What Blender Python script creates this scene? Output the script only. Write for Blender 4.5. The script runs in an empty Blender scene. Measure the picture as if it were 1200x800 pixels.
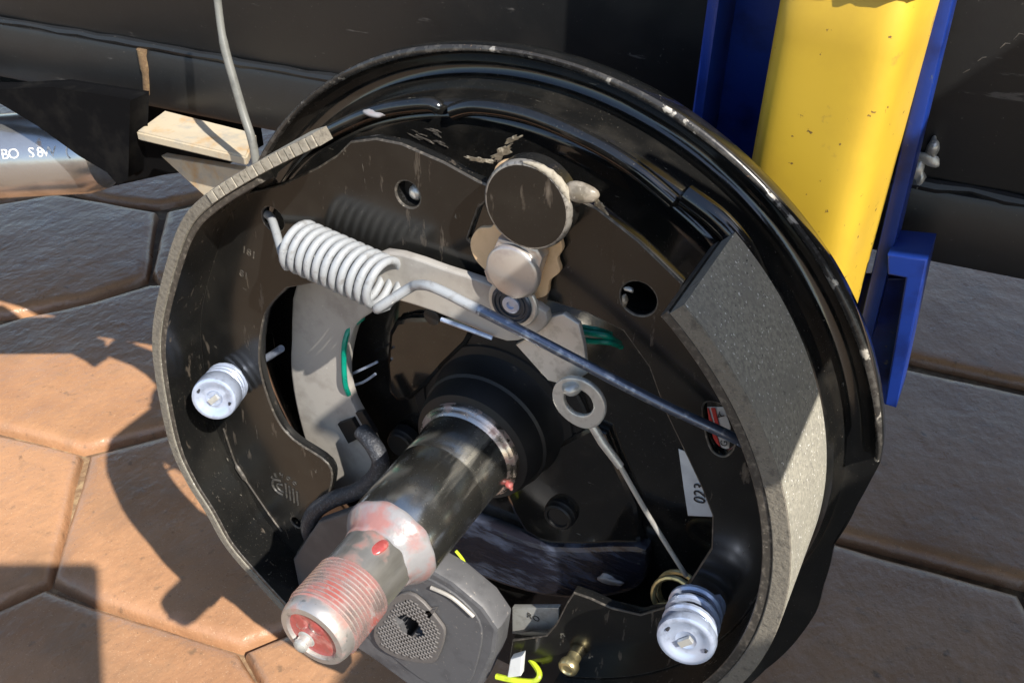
import bpy, bmesh, math, random
from mathutils import Vector, Matrix
R = math.radians
random.seed(7)
sc = bpy.context.scene
col = sc.collection

# ---------------------------------------------------------------- camera, sky, sun
# brake coordinates in millimetres: u along the trailer, d out of the drum towards the viewer, w up,
# measured from the axle centre in the front plane of the brake shoes, which is 350 mm above the paving
HUB = 350.0
CAMP = (161.0, -249.0, 288.5)
CAMR = [[0.885755, 0.463591, 0.022851], [-0.284513, 0.503387, 0.815876], [-0.36673, 0.729167, -0.577775]]
def V(u, d, w): return Vector((u*.001, -d*.001, (w+HUB)*.001))

cam = bpy.data.cameras.new('camera'); co = bpy.data.objects.new('camera', cam); col.objects.link(co)
cam.sensor_width = 36; cam.lens = 34.209; cam.clip_start = .01; cam.clip_end = 400
rt, up, fw = [Vector(r) for r in CAMR]
m = Matrix((rt, up, -fw)).transposed().to_4x4()
m.translation = V(CAMP[0], -CAMP[1], CAMP[2])
co.matrix_world = m
sc.camera = co

SUN_DIR = Vector((-.88, .48, -1.0)).normalized()
to_sun = -SUN_DIR
w = bpy.data.worlds.new('World'); sc.world = w; w.use_nodes = True
nt = w.node_tree
sky = nt.nodes.new('ShaderNodeTexSky'); sky.sky_type = 'NISHITA'; sky.sun_disc = False
sky.sun_elevation = math.asin(to_sun.z); sky.sun_rotation = math.atan2(to_sun.x, to_sun.y)
sky.air_density = 1.0; sky.dust_density = .6
bg = nt.nodes['Background']; bg.inputs['Strength'].default_value = .112
nt.links.new(sky.outputs[0], bg.inputs['Color'])
sl = bpy.data.lights.new('sun', 'SUN'); sl.energy = 4.2; sl.angle = R(.53); sl.color = (1, .94, .85)
so = bpy.data.objects.new('sun', sl); col.objects.link(so)
so.rotation_euler = SUN_DIR.to_track_quat('-Z', 'Y').to_euler(); so.location = (2, -2, 3)
sc.view_settings.view_transform = 'Standard'; sc.view_settings.look = 'None'
sc.view_settings.exposure = 1.08; sc.view_settings.gamma = 1

# ---------------------------------------------------------------- materials
def mat(name, c, rough=.5, metal=0, layers=(), bump=(), coat=0, rvar=None, spec=None):
    """layers: (colour, scale, lo, hi, stretch or None, rough or None, metal or None) noise masks laid over the base colour;
    bump: (scale, strength, distance_mm, detail, stretch)"""
    M = bpy.data.materials.new(name); M.use_nodes = True
    n = M.node_tree.nodes; L = M.node_tree.links
    b = n['Principled BSDF']; tc = n.new('ShaderNodeTexCoord')
    def noise(scale, stretch=None, detail=4, off=0, rough=.6):
        mp = n.new('ShaderNodeMapping'); L.new(tc.outputs['Object'], mp.inputs['Vector'])
        mp.inputs['Location'].default_value = (off*1.3, off*.7, off)
        if stretch: mp.inputs['Scale'].default_value = stretch
        t = n.new('ShaderNodeTexNoise'); t.inputs['Scale'].default_value = scale
        t.inputs['Detail'].default_value = detail; t.inputs['Roughness'].default_value = rough
        L.new(mp.outputs[0], t.inputs['Vector']); return t.outputs['Fac']
    def ramp(fac, lo, hi, a=0, z=1):
        r = n.new('ShaderNodeMapRange'); r.inputs['From Min'].default_value = lo; r.inputs['From Max'].default_value = hi
        r.inputs['To Min'].default_value = a; r.inputs['To Max'].default_value = z; L.new(fac, r.inputs['Value']); return r.outputs[0]
    def mixv(f, a, z):
        x = n.new('ShaderNodeMix'); x.data_type = 'FLOAT'; L.new(f, x.inputs[0])
        for i, v in ((2, a), (3, z)):
            if hasattr(v, 'links'): L.new(v, x.inputs[i])
            else: x.inputs[i].default_value = v
        return x.outputs[0]
    cur = None; rcur = rough; mcur = metal
    rgb = n.new('ShaderNodeRGB'); rgb.outputs[0].default_value = (*c, 1); cur = rgb.outputs[0]
    if rvar:
        rcur = ramp(noise(rvar[0], None, 4, 9), .3, .7, rvar[1], rvar[2])
    for i, l in enumerate(layers):
        c2, s, lo, hi, st, r2, m2 = (list(l)+[None]*7)[:7]
        f = ramp(noise(s, st, 5, i*3.1+1), lo, hi)
        x = n.new('ShaderNodeMix'); x.data_type = 'RGBA'; L.new(f, x.inputs[0]); L.new(cur, x.inputs[6]); x.inputs[7].default_value = (*c2, 1)
        cur = x.outputs[2]
        if r2 is not None: rcur = mixv(f, rcur, r2)
        if m2 is not None: mcur = mixv(f, mcur, m2)
    L.new(cur, b.inputs['Base Color'])
    for k, v in (('Roughness', rcur), ('Metallic', mcur)):
        if hasattr(v, 'links'): L.new(v, b.inputs[k])
        else: b.inputs[k].default_value = v
    b.inputs['Coat Weight'].default_value = coat; b.inputs['Coat Roughness'].default_value = .06
    if spec is not None: b.inputs['Specular IOR Level'].default_value = spec
    prev = None
    for k, (s, st, dist, det, stretch) in enumerate(bump):
        bp = n.new('ShaderNodeBump'); bp.inputs['Strength'].default_value = st; bp.inputs['Distance'].default_value = dist*.001
        L.new(noise(s, stretch, det, 5+k), bp.inputs['Height'])
        if prev: L.new(prev, bp.inputs['Normal'])
        prev = bp.outputs[0]
    if prev: L.new(prev, b.inputs['Normal'])
    return M

DUST = (.11, .09, .07)
M = {}
M['gloss_black'] = mat('gloss_black_paint', (.007, .007, .0068), .12, layers=[(DUST, 1300, .66, .72, None, .7), ((.022, .02, .017), 60, .5, .8, None, .26), ((.13, .12, .10), 520, .70, .73, (1, 1, .12), .6), ((.13, .12, .10), 480, .71, .74, (.12, 1, 1), .6)], bump=[(160, .1, .5, 3, None), (1600, .15, .1, 2, None)], coat=.5)
M['shoe_black'] = mat('shoe_black_paint', (.0075, .0075, .0072), .19, spec=.4, layers=[((.018, .017, .0145), 45, .5, .85, None, .24), ((.018, .017, .015), 13, .50, .72, None, .30), ((.10, .09, .075), 1500, .665, .71, None, .8), (DUST, 240, .62, .76, (1, 1, .22), .6), ((.13, .12, .10), 420, .715, .75, (1, .4, .12), .6), ((.13, .12, .10), 520, .69, .73, (.3, 1, .2), .6)], bump=[(110, .08, .5, 3, None), (1500, .2, .1, 2, None)], coat=.3)
M['shoe_black'].node_tree.nodes['Principled BSDF'].inputs['Coat Roughness'].default_value = .14
M['chip'] = mat('chipped_paint_edge', (.028, .026, .024), .26, layers=[((.07, .065, .058), 300, .5, .7, None, .35), ((.42, .39, .34), 120, .605, .64, None, .45, .5), ((.2, .13, .08), 420, .68, .72, None, .7)], bump=[(300, .15, .3, 3, None)])
M['edge_wear'] = mat('worn_cut_edge', (.045, .04, .034), .45, layers=[((.16, .14, .115), 420, .5, .72, None, .5), ((.30, .27, .22), 700, .66, .72, None, .5, .3)], bump=[(700, .3, .3, 3, None)])
M['edge_bright'] = mat('rubbed_bright_edge', (.30, .28, .25), .4, .5, layers=[((.08, .07, .06), 500, .5, .65)])
M['matt_black'] = mat('matt_black_metal', (.009, .009, .0095), .5, spec=.35, layers=[(DUST, 260, .66, .8, None, .8)], bump=[(300, .2, .4, 4, None)])
M['lining'] = mat('friction_lining', (.30, .285, .235), .9, spec=.25, layers=[((.20, .19, .16), 620, .42, .62), ((.22, .21, .18), 40, .5, .7), ((.75, .74, .70), 760, .635, .67), ((.06, .06, .058), 560, .65, .69)], bump=[(1100, .5, .35, 3, None)])
M['lining_face'] = mat('lining_ground_face', (.60, .55, .43), .75, layers=[((.50, .46, .36), 160, .45, .7), ((.70, .66, .56), 900, .6, .7), ((.36, .32, .25), 1500, .68, .74)], bump=[(1200, .35, .25, 3, None)])
M['lining_side'] = mat('lining_cut_side', (.155, .138, .11), .85, layers=[((.09, .08, .065), 330, .52, .68), ((.24, .215, .17), 900, .58, .70), ((.07, .06, .05), 1600, .58, .66)], bump=[(500, .7, .8, 4, None)])
M['lining_block'] = mat('lining_cut_face', (.30, .27, .215), .85, layers=[((.20, .175, .135), 500, .5, .65), ((.10, .09, .07), 900, .62, .7)], bump=[(700, .6, .5, 4, None)])
M['steel'] = mat('machined_steel', (.46, .45, .41), .17, .97, layers=[((.27, .265, .24), 34, .44, .64, (1, .3, 1), .2, .95), ((.38, .35, .29), 55, .57, .70, (1, .12, 1), .34, .7), ((.10, .095, .085), 600, .63, .72, None, .5)], bump=[(300, .12, .2, 4, (1, 6, 1))], rvar=(60, .12, .24))
M['end_steel'] = mat('dull_steel_end', (.52, .49, .46), .42, .75, layers=[((.40, .25, .22), 120, .52, .66, None, .45, .3), ((.3, .29, .27), 300, .6, .7)], bump=[(300, .2, .3, 3, None)])
M['neck_steel'] = mat('wiped_steel_neck', (.46, .44, .40), .34, .8, layers=[((.26, .25, .225), 45, .5, .66, (1, .3, 1), .3), ((.40, .13, .11), 50, .54, .68, None, .3, .15)], bump=[(300, .15, .2, 3, (1, 5, 1))])
M['steel_ring'] = mat('greasy_bright_steel', (.62, .55, .48), .25, 1, layers=[((.45, .30, .25), 130, .5, .62, None, .35, .4)], bump=[(400, .2, .3, 3, None)])
M['thread'] = mat('greasy_thread', (.50, .40, .375), .26, .75, layers=[((.36, .115, .10), 42, .42, .58, None, .3, .15), ((.62, .54, .52), 260, .60, .70, None, .22, .6)], bump=[(300, .2, .4, 3, None)])
M['red_grease'] = mat('red_grease', (.34, .065, .06), .25, layers=[((.42, .16, .14), 160, .5, .65)], bump=[(170, .6, 1.2, 3, None)], coat=.6)
M['pale_grease'] = mat('pale_grease', (.23, .225, .23), .34, layers=[((.29, .14, .125), 48, .50, .64), ((.2, .19, .18), 120, .6, .72)], bump=[(160, .35, 1.0, 3, None)], coat=.5)
M['spring_white'] = mat('white_spring_paint', (.29, .305, .32), .38, layers=[((.21, .21, .21), 240, .55, .7), ((.10, .10, .10), 800, .67, .72)], bump=[(500, .25, .25, 3, None)], coat=.3)
M['rod_blue'] = mat('blue_steel_rod', (.11, .135, .19), .3, .7, layers=[((.30, .33, .38), 260, .54, .66, None, .3)], bump=[(500, .2, .2, 3, None)])
M['zinc'] = mat('bright_zinc', (.46, .53, .68), .28, .5, layers=[((.34, .39, .50), 200, .52, .66, None, .35)], bump=[(350, .15, .25, 3, None)])
M['dark_zinc'] = mat('dark_blue_zinc', (.045, .06, .085), .3, .6, layers=[((.12, .14, .18), 300, .6, .7)])
M['zinc_pale'] = mat('pale_zinc_plate', (.52, .52, .49), .38, .55, layers=[((.40, .39, .36), 220, .5, .66, None, .5)], bump=[(400, .15, .2, 3, None)])
M['gold'] = mat('yellow_zinc', (.55, .47, .25), .33, .85, layers=[((.3, .27, .16), 260, .5, .66)], bump=[(500, .2, .2, 3, None)])
M['tan'] = mat('tan_washer_steel', (.62, .43, .25), .5, .1, layers=[((.54, .37, .21), 150, .5, .65)], bump=[(500, .12, .2, 3, None)])
M['pin_face'] = mat('polished_pin_face', (.50, .46, .42), .33, .6, layers=[((.40, .35, .33), 130, .5, .7)], bump=[(900, .12, .12, 3, None)])
M['lever'] = mat('grey_cast_lever', (.37, .35, .32), .48, .15, layers=[((.29, .27, .245), 90, .5, .7), ((.5, .48, .44), 700, .68, .73)], bump=[(350, .2, .35, 4, None)])
M['magnet'] = mat('grey_magnet_housing', (.095, .095, .10), .5, .1, layers=[((.06, .06, .065), 50, .5, .65), ((.22, .20, .185), 500, .63, .7)], bump=[(300, .3, .4, 4, None)])
M['matt_grey'] = mat('dark_grey_plastic', (.045, .046, .05), .5, layers=[((.07, .07, .072), 60, .5, .7)], bump=[(300, .2, .3, 3, None)])
M['pad'] = mat('magnet_wear_pad', (.13, .12, .115), .55, .2, layers=[((.12, .11, .105), 300, .5, .62)], bump=[(400, .2, .3, 3, None)])
M['teal'] = mat('teal_wire_jacket', (.0, .22, .15), .35, layers=[((.0, .13, .09), 200, .5, .7)])
M['loom'] = mat('braided_loom', (.02, .022, .028), .55, layers=[((.06, .065, .075), 900, .55, .6)], bump=[(900, .8, .6, 2, None)])
M['yellow'] = mat('yellow_enamel', (.56, .365, .032), .42, layers=[((.47, .30, .03), 22, .45, .75), ((.12, .065, .02), 190, .665, .69, None, .7), ((.30, .19, .04), 70, .64, .74, None, .6), ((.50, .36, .12), 300, .70, .73, (1, 1, .08), .5)], bump=[(60, .12, .8, 3, None), (900, .12, .15, 3, None)])
M['blue'] = mat('blue_enamel', (.005, .027, .20), .42, layers=[((.002, .010, .085), 40, .5, .7), ((.06, .08, .14), 300, .66, .70, None, .6)], bump=[(200, .15, .5, 3, None)])
M['rust'] = mat('rust', (.13, .08, .04), .85, layers=[((.19, .125, .06), 300, .5, .65), ((.09, .045, .025), 500, .6, .7)], bump=[(500, .7, .7, 4, None)])
M['frame'] = mat('black_frame_paint', (.011, .0115, .012), .42, layers=[((.022, .02, .018), 13, .56, .8, None, .55), ((.10, .09, .08), 700, .68, .72, None, .8), ((.07, .065, .06), 160, .68, .72, (.15, 1, 1), .7), ((.009, .009, .0095), 30, .5, .7)], bump=[(30, .15, 2, 4, None), (500, .12, .3, 3, None)])
M['shade_black'] = mat('dull_seat_and_shade_black', (.006, .006, .0065), .8, spec=.02, layers=[((.012, .0115, .011), 60, .5, .7)], bump=[(200, .2, .5, 3, None)])  # near-black of the axle seat, also paints the shade over the tube end
M['primer'] = mat('tan_primer_steel', (.46, .39, .28), .6, layers=[((.42, .25, .10), 45, .55, .72), ((.36, .33, .27), 110, .5, .66)], bump=[(300, .2, .4, 4, None)])
M['cable'] = mat('grey_cable_jacket', (.16, .16, .145), .4, layers=[((.10, .10, .09), 120, .5, .7)], bump=[(200, .15, .4, 3, None)])
M['pipe'] = mat('silver_axle_paint', (.46, .46, .46), .24, .85, layers=[((.30, .30, .30), 40, .5, .7), ((.33, .17, .07), 60, .66, .72, None, .8, 0)], bump=[(140, .15, .5, 3, None)])
M['white_ink'] = mat('white_ink', (.72, .73, .72), .5, layers=[((.30, .30, .30), 500, .5, .62)])
M['paper'] = mat('white_label_paper', (.62, .63, .63), .6, layers=[((.5, .5, .5), 90, .5, .7)])
M['dark_ink'] = mat('dark_ink', (.02, .02, .025), .6)
M['red_ink'] = mat('red_ink', (.50, .03, .03), .5)
M['neon'] = mat('yellow_green_wire', (.50, .62, .03), .4, layers=[((.35, .42, .03), 200, .5, .7)])
M['goo'] = mat('dirty_brown_grease', (.12, .10, .07), .35, layers=[((.34, .30, .23), 330, .54, .64), ((.03, .025, .02), 260, .55, .64)], bump=[(260, .8, 1.6, 4, None)], coat=.6)
M['stamp'] = mat('stamped_mark_wear', (.05, .047, .042), .5, layers=[((.02, .02, .02), 600, .5, .6)])
M['grease_streak'] = mat('blue_black_grease', (.012, .012, .018), .16, layers=[((.07, .085, .13), 45, .52, .72, (.6, 1, 1.8), .22)], bump=[(90, .7, 2.2, 5, (.4, 1, 2.4))], coat=.5)
M['scraped'] = mat('scraped_black_paint', (.01, .0095, .009), .16, layers=[((.22, .19, .15), 130, .60, .66, (.35, 1, 2.2), .5)], bump=[(110, .8, 2.0, 5, (.4, 1, 2.2))], coat=.5)
M['stub'] = mat('greasy_cast_stub', (.24, .21, .17), .4, layers=[((.14, .12, .09), 160, .5, .62), ((.38, .34, .28), 420, .6, .68)], bump=[(260, .5, .8, 4, None)])
M['phone'] = mat('dark_phone_glass', (.02, .02, .022), .15, layers=[((.03, .03, .03), 30, .5, .7)])
STONE = [((.395, .212, .112), (.31, .162, .085)), ((.38, .205, .108), (.295, .152, .08)), ((.41, .222, .118), (.32, .168, .088))]
for i, (a, b) in enumerate(STONE):
    M['stone%d' % i] = mat('stamped_concrete', a, .42, layers=[(b, 9, .42, .68), ((.28, .165, .095), 38, .58, .78), ((.56, .38, .24), 900, .62, .70), ((.15, .09, .055), 760, .64, .69, None, .7), ((.22, .13, .075), 90, .62, .72), ((.24, .145, .085), 5, .55, .75)],
        bump=[(9, .3, 18, 5, (1, .8, 1)), (36, .5, 4.5, 4, (1, .75, 1)), (520, .35, .5, 3, None), (1700, .3, .25, 2, None)], rvar=(26, .24, .40))
M['joint'] = mat('joint_mortar', (.22, .14, .08), .75, layers=[((.32, .23, .13), 90, .5, .62), ((.12, .075, .045), 40, .5, .66)], bump=[(160, .6, 3, 4, None)])

# ---------------------------------------------------------------- helpers
def finish(o, label=None, cat=None, group=None, kind=None):
    for k, v in (('label', label), ('category', cat), ('group', group), ('kind', kind)):
        if v: o[k] = v
    return o
def thing(name, loc, label, cat, group=None):
    o = bpy.data.objects.new(name, None); col.objects.link(o); o.location = loc; o.empty_display_size = .05
    return finish(o, label, cat, group)
def origin(o):
    p = Vector((0, 0, 0))
    while o is not None: p += o.location; o = o.parent
    return p
def link(name, me, mats, parent=None, sharp=38):
    """me holds world coordinates in metres"""
    if not isinstance(mats, (list, tuple)): mats = [mats]
    for x in mats: me.materials.append(M[x])
    me.shade_smooth(); me.set_sharp_from_angle(angle=R(sharp))
    o = bpy.data.objects.new(name, me); col.objects.link(o)
    if parent is not None:
        o.parent = parent; me.transform(Matrix.Translation(-origin(parent)))
    return o
def from_bm(bm, name):
    bmesh.ops.recalc_face_normals(bm, faces=bm.faces)
    me = bpy.data.meshes.new(name); bm.to_mesh(me); bm.free(); return me
def smooth_path(p, k=6, cyclic=False):
    p = [Vector(q) for q in p]; n = len(p); out = []
    for i in range(n if cyclic else n-1):
        if cyclic: a, b, c, d = p[i-1], p[i], p[(i+1) % n], p[(i+2) % n]
        else: a, b, c, d = p[max(i-1, 0)], p[i], p[i+1], p[min(i+2, n-1)]
        for j in range(k):
            t = j/k
            out.append(.5*((2*b)+(c-a)*t+(2*a-5*b+4*c-d)*t*t+(3*b-a-3*c+d)*t**3))
    if not cyclic: out.append(p[-1])
    return out
def sm2(p, k=5, cyclic=True): return [(q.x, q.y) for q in smooth_path([(a, b, 0) for a, b in p], k, cyclic)]
PLANE = Matrix(((1, 0, 0, 0), (0, 0, -1, 0), (0, 1, 0, 0), (0, 0, 0, 1)))      # drawing plane to the plane of the brake
def circle(u, w, r, n=28, a0=0): return [(u+r*math.cos(a0+2*math.pi*i/n), w+r*math.sin(a0+2*math.pi*i/n)) for i in range(n)]
def plate_mesh(outer, d_front, th, bev=.6, holes=()):
    cu = bpy.data.curves.new('plate', 'CURVE'); cu.dimensions = '2D'; cu.fill_mode = 'BOTH'
    for lp in [outer]+list(holes):
        s = cu.splines.new('POLY'); s.points.add(len(lp)-1); s.use_cyclic_u = True
        for q, (a, b) in zip(s.points, lp): q.co = (a, b, 0, 1)
    cu.extrude = max(th/2-bev, .01); cu.bevel_depth = bev; cu.bevel_resolution = 1; cu.offset = -bev
    o = bpy.data.objects.new('plate', cu); me = bpy.data.meshes.new_from_object(o)
    bpy.data.objects.remove(o); bpy.data.curves.remove(cu)
    me.transform(Matrix.Translation(V(0, d_front-th/2, 0)) @ PLANE @ Matrix.Diagonal((.001, .001, .001, 1)))
    me.materials.clear()
    return me
def plate(name, outer, d_front, th, m, parent, bev=.6, holes=(), edge=None):
    o = link(name, plate_mesh(outer, d_front, th, bev, holes), [m, edge] if edge else m, parent)
    if edge:                                    # the rounded front edge, where the paint has rubbed thin
        for f in o.data.polygons:
            if -.93 < f.normal.y < -.25: f.material_index = 1
    return o
def tube_mesh(path, r, n=10, cap=True, name='tube'):
    """path in metres (world); r in mm, a number or one per point"""
    bm = bmesh.new(); N = len(path); rs = r if isinstance(r, (list, tuple)) else [r]*N
    t0 = (path[1]-path[0]).normalized(); nrm = t0.orthogonal().normalized(); rings = []
    for i in range(N):
        t = (path[min(i+1, N-1)]-path[max(i-1, 0)]).normalized()
        nrm = (nrm-t*nrm.dot(t)).normalized(); bi = t.cross(nrm)
        rings.append([bm.verts.new(path[i]+(nrm*math.cos(2*math.pi*k/n)+bi*math.sin(2*math.pi*k/n))*rs[i]*.001) for k in range(n)])
    for a, b in zip(rings, rings[1:]):
        for k in range(n): bm.faces.new((a[k], a[(k+1) % n], b[(k+1) % n], b[k]))
    if cap: bm.faces.new(rings[0][::-1]); bm.faces.new(rings[-1])
    return from_bm(bm, name)
def tube(name, pts, r, m, parent=None, k=6, n=10):
    p = [V(*q) for q in pts]
    if k > 1 and len(p) > 2: p = smooth_path(p, k)
    return link(name, tube_mesh(p, r, n), m, parent)
def lathe_mesh(prof, u=0, w=0, n=48, jit=0, a0=0, a1=2*math.pi, close=False, fill=True):
    """prof: (radius, d) turned about the axis through (u, w)"""
    bm = bmesh.new(); full = abs(a1-a0-2*math.pi) < 1e-6; cnt = n if full else n+1; rows = []
    for i in range(cnt):
        a = a0+(a1-a0)*i/n
        rows.append([bm.verts.new(V(u+r*math.cos(a)*(1+jit*math.sin(a*5+r)), d, w+r*math.sin(a)*(1+jit*math.sin(a*5+r)))) for r, d in prof])
    K = len(prof)
    for i in range(n):
        a, b = rows[i], rows[(i+1) % cnt]
        for k in range(K if close else K-1):
            try: bm.faces.new((a[k], a[(k+1) % K], b[(k+1) % K], b[k]))
            except ValueError: pass
    bmesh.ops.remove_doubles(bm, verts=bm.verts, dist=1e-6)
    if fill: bmesh.ops.holes_fill(bm, edges=[e for e in bm.edges if e.is_boundary], sides=0)
    return from_bm(bm, 'lathe')
def lathe(name, prof, m, parent, u=0, w=0, n=48, **k): return link(name, lathe_mesh(prof, u, w, n, **k), m, parent, 40)
def band_mesh(line, t0, t1, d0, d1, bev=.5, taper=0):
    """a strip along an outer edge line (u, w), from depth-in t0 to t1 below that edge, between planes d0 (front) and d1 (back)"""
    bm = bmesh.new(); N = len(line); rows = []
    P = [Vector(q) for q in line]; run = 0; full = d1
    for i in range(N):
        if taper:      # the end of the strip is cut back at a slant towards its rear edge
            run += (P[i]-P[i-1]).length if i else 0; d1 = d0-8+(full-d0+8)*min(1, run/taper)
        t = (P[min(i+1, N-1)]-P[max(i-1, 0)]).normalized(); nn = Vector((-t.y, t.x))     # inward for a counter-clockwise line
        sec = [(t0, d0-bev), (t0+bev, d0), (t1-bev, d0), (t1, d0-bev), (t1, d1), (t0, d1)]
        rows.append([bm.verts.new(V(*(lambda q: (q.x, dd, q.y))(P[i]+nn*tt))) for tt, dd in sec])
    for a, b in zip(rows, rows[1:]):
        for k in range(6): bm.faces.new((a[k], a[(k+1) % 6], b[(k+1) % 6], b[k]))
    bm.faces.new(rows[0]); bm.faces.new(rows[-1][::-1])
    return bm
def box_mesh(u0, u1, d0, d1, w0, w1, bev=1.0, yaw=0):
    bm = bmesh.new(); bmesh.ops.create_cube(bm, size=1)
    for v in bm.verts:
        u = u0 if v.co.x < 0 else u1; d = d0 if v.co.y < 0 else d1; ww = w0 if v.co.z < 0 else w1
        v.co = V(u, d-yaw*u, ww)
    if bev: bmesh.ops.bevel(bm, geom=list(bm.edges), offset=bev*.001, segments=2, affect='EDGES', profile=.5)
    return from_bm(bm, 'box')
def text_mesh(s, size, th=.2):
    cu = bpy.data.curves.new('t', 'FONT'); cu.body = s; cu.size = size; cu.extrude = th/2; cu.align_x = 'CENTER'; cu.align_y = 'CENTER'; cu.resolution_u = 3
    o = bpy.data.objects.new('t', cu); me = bpy.data.meshes.new_from_object(o)
    bpy.data.objects.remove(o); bpy.data.curves.remove(cu); me.materials.clear(); return me
def text(name, s, size, u, d, w, rot, m, parent, th=.3, sx=1):
    me = text_mesh(s, size, th)
    me.transform(Matrix.Translation(V(u, d, w)) @ PLANE @ Matrix.Rotation(R(rot), 4, 'Z') @ Matrix.Diagonal((.001*sx, .001, .001, 1)))
    return link(name, me, m, parent)
def blob(name, c, rad, m, parent, seed=0, amp=.25, sub=3):
    rnd = random.Random(seed); bm = bmesh.new(); bmesh.ops.create_icosphere(bm, subdivisions=sub, radius=1)
    ph = [(Vector((rnd.uniform(-3, 3), rnd.uniform(-3, 3), rnd.uniform(-3, 3))), rnd.uniform(0, 6)) for _ in range(6)]
    for v in bm.verts:
        k = 1+amp*sum(math.sin(p.dot(v.co)+f) for p, f in ph)/3
        v.co = V(c[0]+v.co.x*rad[0]*k, c[1]+v.co.y*rad[1]*k, c[2]+v.co.z*rad[2]*k)
    return link(name, from_bm(bm, name), m, parent, 80)
def helix(a, b, r, turns, wire, per=20, end_at=None, ph=0):
    a, b = Vector(a), Vector(b); ax = (b-a).normalized(); n1 = ax.orthogonal().normalized(); n2 = ax.cross(n1); N = int(turns*per)
    if end_at: e = Vector(end_at)-b; ph = math.atan2(e.dot(n2), e.dot(n1))-2*math.pi*turns
    return [tuple(a+(b-a)*(i/N)+(n1*math.cos(2*math.pi*turns*i/N+ph)+n2*math.sin(2*math.pi*turns*i/N+ph))*r) for i in range(N+1)]

# ---------------------------------------------------------------- the ground
bm = bmesh.new()
vs = [bm.verts.new((x, y, 0)) for x, y in ((-150, -150), (150, -150), (150, 150), (-150, 150))]; bm.faces.new(vs)
gnd = link('ground', from_bm(bm, 'ground'), 'joint'); gnd['kind'] = 'structure'
STONES = [
 [(-1212, 241), (-1103, 361), (-995, 484), (-954, 543), (-797, 573), (-690, 445), (-714, 379), (-762, 319), (-874, 216), (-972, 109)],
 [(-1165, 391), (-1037, 519), (-1001, 546), (-966, 554), (-1001, 503), (-1120, 373)],
 [(-1242, 405), (-1008, 582), (-956, 572), (-881, 573), (-814, 595), (-765, 671), (-739, 766), (-917, 990), (-1556, 607)],
 [(-783, 581), (-746, 649), (-703, 732), (-451, 587), (-671, 452), (-689, 460)],
 [(-868, 193), (-754, 288), (-742, 312), (-698, 374), (-669, 433), (-430, 576), (-303, 400), (-466, 252), (-515, 189), (-612, 172), (-779, 133), (-850, 143)],
 [(-783, 109), (-599, 160), (-509, 177), (-415, 57), (-430, 23), (-478, -81), (-620, -87), (-781, 3)],
 [(-497, 181), (-453, 242), (-292, 384), (-103, 226), (-211, 120), (-233, 85), (-293, 75), (-363, 64), (-408, 62)],
 [(-463, -78), (-421, 15), (-405, 49), (-358, 54), (-290, 66), (-231, 75), (-200, 60), (-34, -140), (-178, -216)],
 [(-223, 80), (-203, 112), (-109, 208), (63, 188), (152, -41), (-29, -137), (-196, 67)],
 [(157, 738), (54, 729), (-92, 1032), (118, 1118), (358, 1144), (536, 1150), (501, 735), (356, 743), (280, 751)],
 [(159, 708), (282, 723), (356, 721), (491, 709), (472, 472), (361, 470), (303, 449), (224, 438), (146, 427), (12, 409), (-6, 692), (59, 709)],
 [(146, 411), (231, 420), (296, 427), (317, 387), (353, 66), (164, -35), (76, 208), (-95, 226), (-48, 390)],
 [(306, 436), (362, 454), (488, 455), (574, 342), (456, 121), (359, 69), (327, 393)],
 [(-341, 650), (-103, 1026), (45, 724), (-16, 694), (3, 411), (-53, 400), (-92, 334), (-185, 389)],
]
def paving_stone(poly, k):
    rnd = random.Random(k); P = [Vector((x*.001, y*.001)) for x, y in poly]
    area = sum(P[i-1].x*P[i].y-P[i].x*P[i-1].y for i in range(len(P)))
    if area < 0: P.reverse()
    E = []
    for i in range(len(P)):
        a, b = P[i-1], P[i]; n = max(1, int((b-a).length/.035)); nn = Vector((b-a).orthogonal()).normalized() if (b-a).length else Vector((0, 0))
        for j in range(n): E.append(a+(b-a)*j/n+nn*rnd.uniform(-.002, .002)*(1 if j else 0))
    N = len(E); bm = bmesh.new(); rings = []
    for ins, z in ((-.0045, -.004), (-.0025, .005), (.0000, .0100), (.004, .0122), (.012, .0128)):
        ring = []
        for i in range(N):
            t = (E[(i+1) % N]-E[i-1]).normalized(); nn = Vector((-t.y, t.x))
            q = E[i]+nn*ins; ring.append(bm.verts.new((q.x, q.y, z)))
        rings.append(ring)
    for a, b in zip(rings, rings[1:]):
        for i in range(N): bm.faces.new((a[i], a[(i+1) % N], b[(i+1) % N], b[i]))
    bm.faces.new(rings[-1])
    o = link('paving_stone', from_bm(bm, 'paving_stone'), 'stone%d' % (k % 3), gnd, 60)
for k, s in enumerate(STONES): paving_stone(s, k)

# ---------------------------------------------------------------- trailer frame
YAW = .1      # the trailer rail is not quite square to the axle
def rail(u, off=0): return -(171+YAW*u)+off      # depth of the rail's front face
frame = thing('utility_trailer', V(0, -215, 60), 'black painted trailer frame rail running behind the brake, with a tan spring hanger', 'trailer')
link('upper_beam', box_mesh(-1500, 1800, -175, -235, 100, 419, 3, YAW), 'frame', frame)
link('lower_rail', box_mesh(-1500, 1800, -171, -233, 62, 98.5, 4, YAW), 'frame', frame)
tube('weld_seam', [(u, rail(u, -3.2)+random.uniform(-.6, .6), 99.3+random.uniform(-.7, .7)) for u in range(-900, 700, 14)], [random.uniform(1.6, 3.2) for _ in range(-900, 700, 14)], 'frame', frame, k=1, n=8)
link('deck', box_mesh(-2000, 2400, -150, -1100, 420, 470, 3), 'matt_black', frame)
link('added_shade_deck', box_mesh(560, 2600, 1000, -149, 420, 470, 3), 'matt_black', frame)  # invented slab out of view, keeps the paving in front and at right shaded
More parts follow.
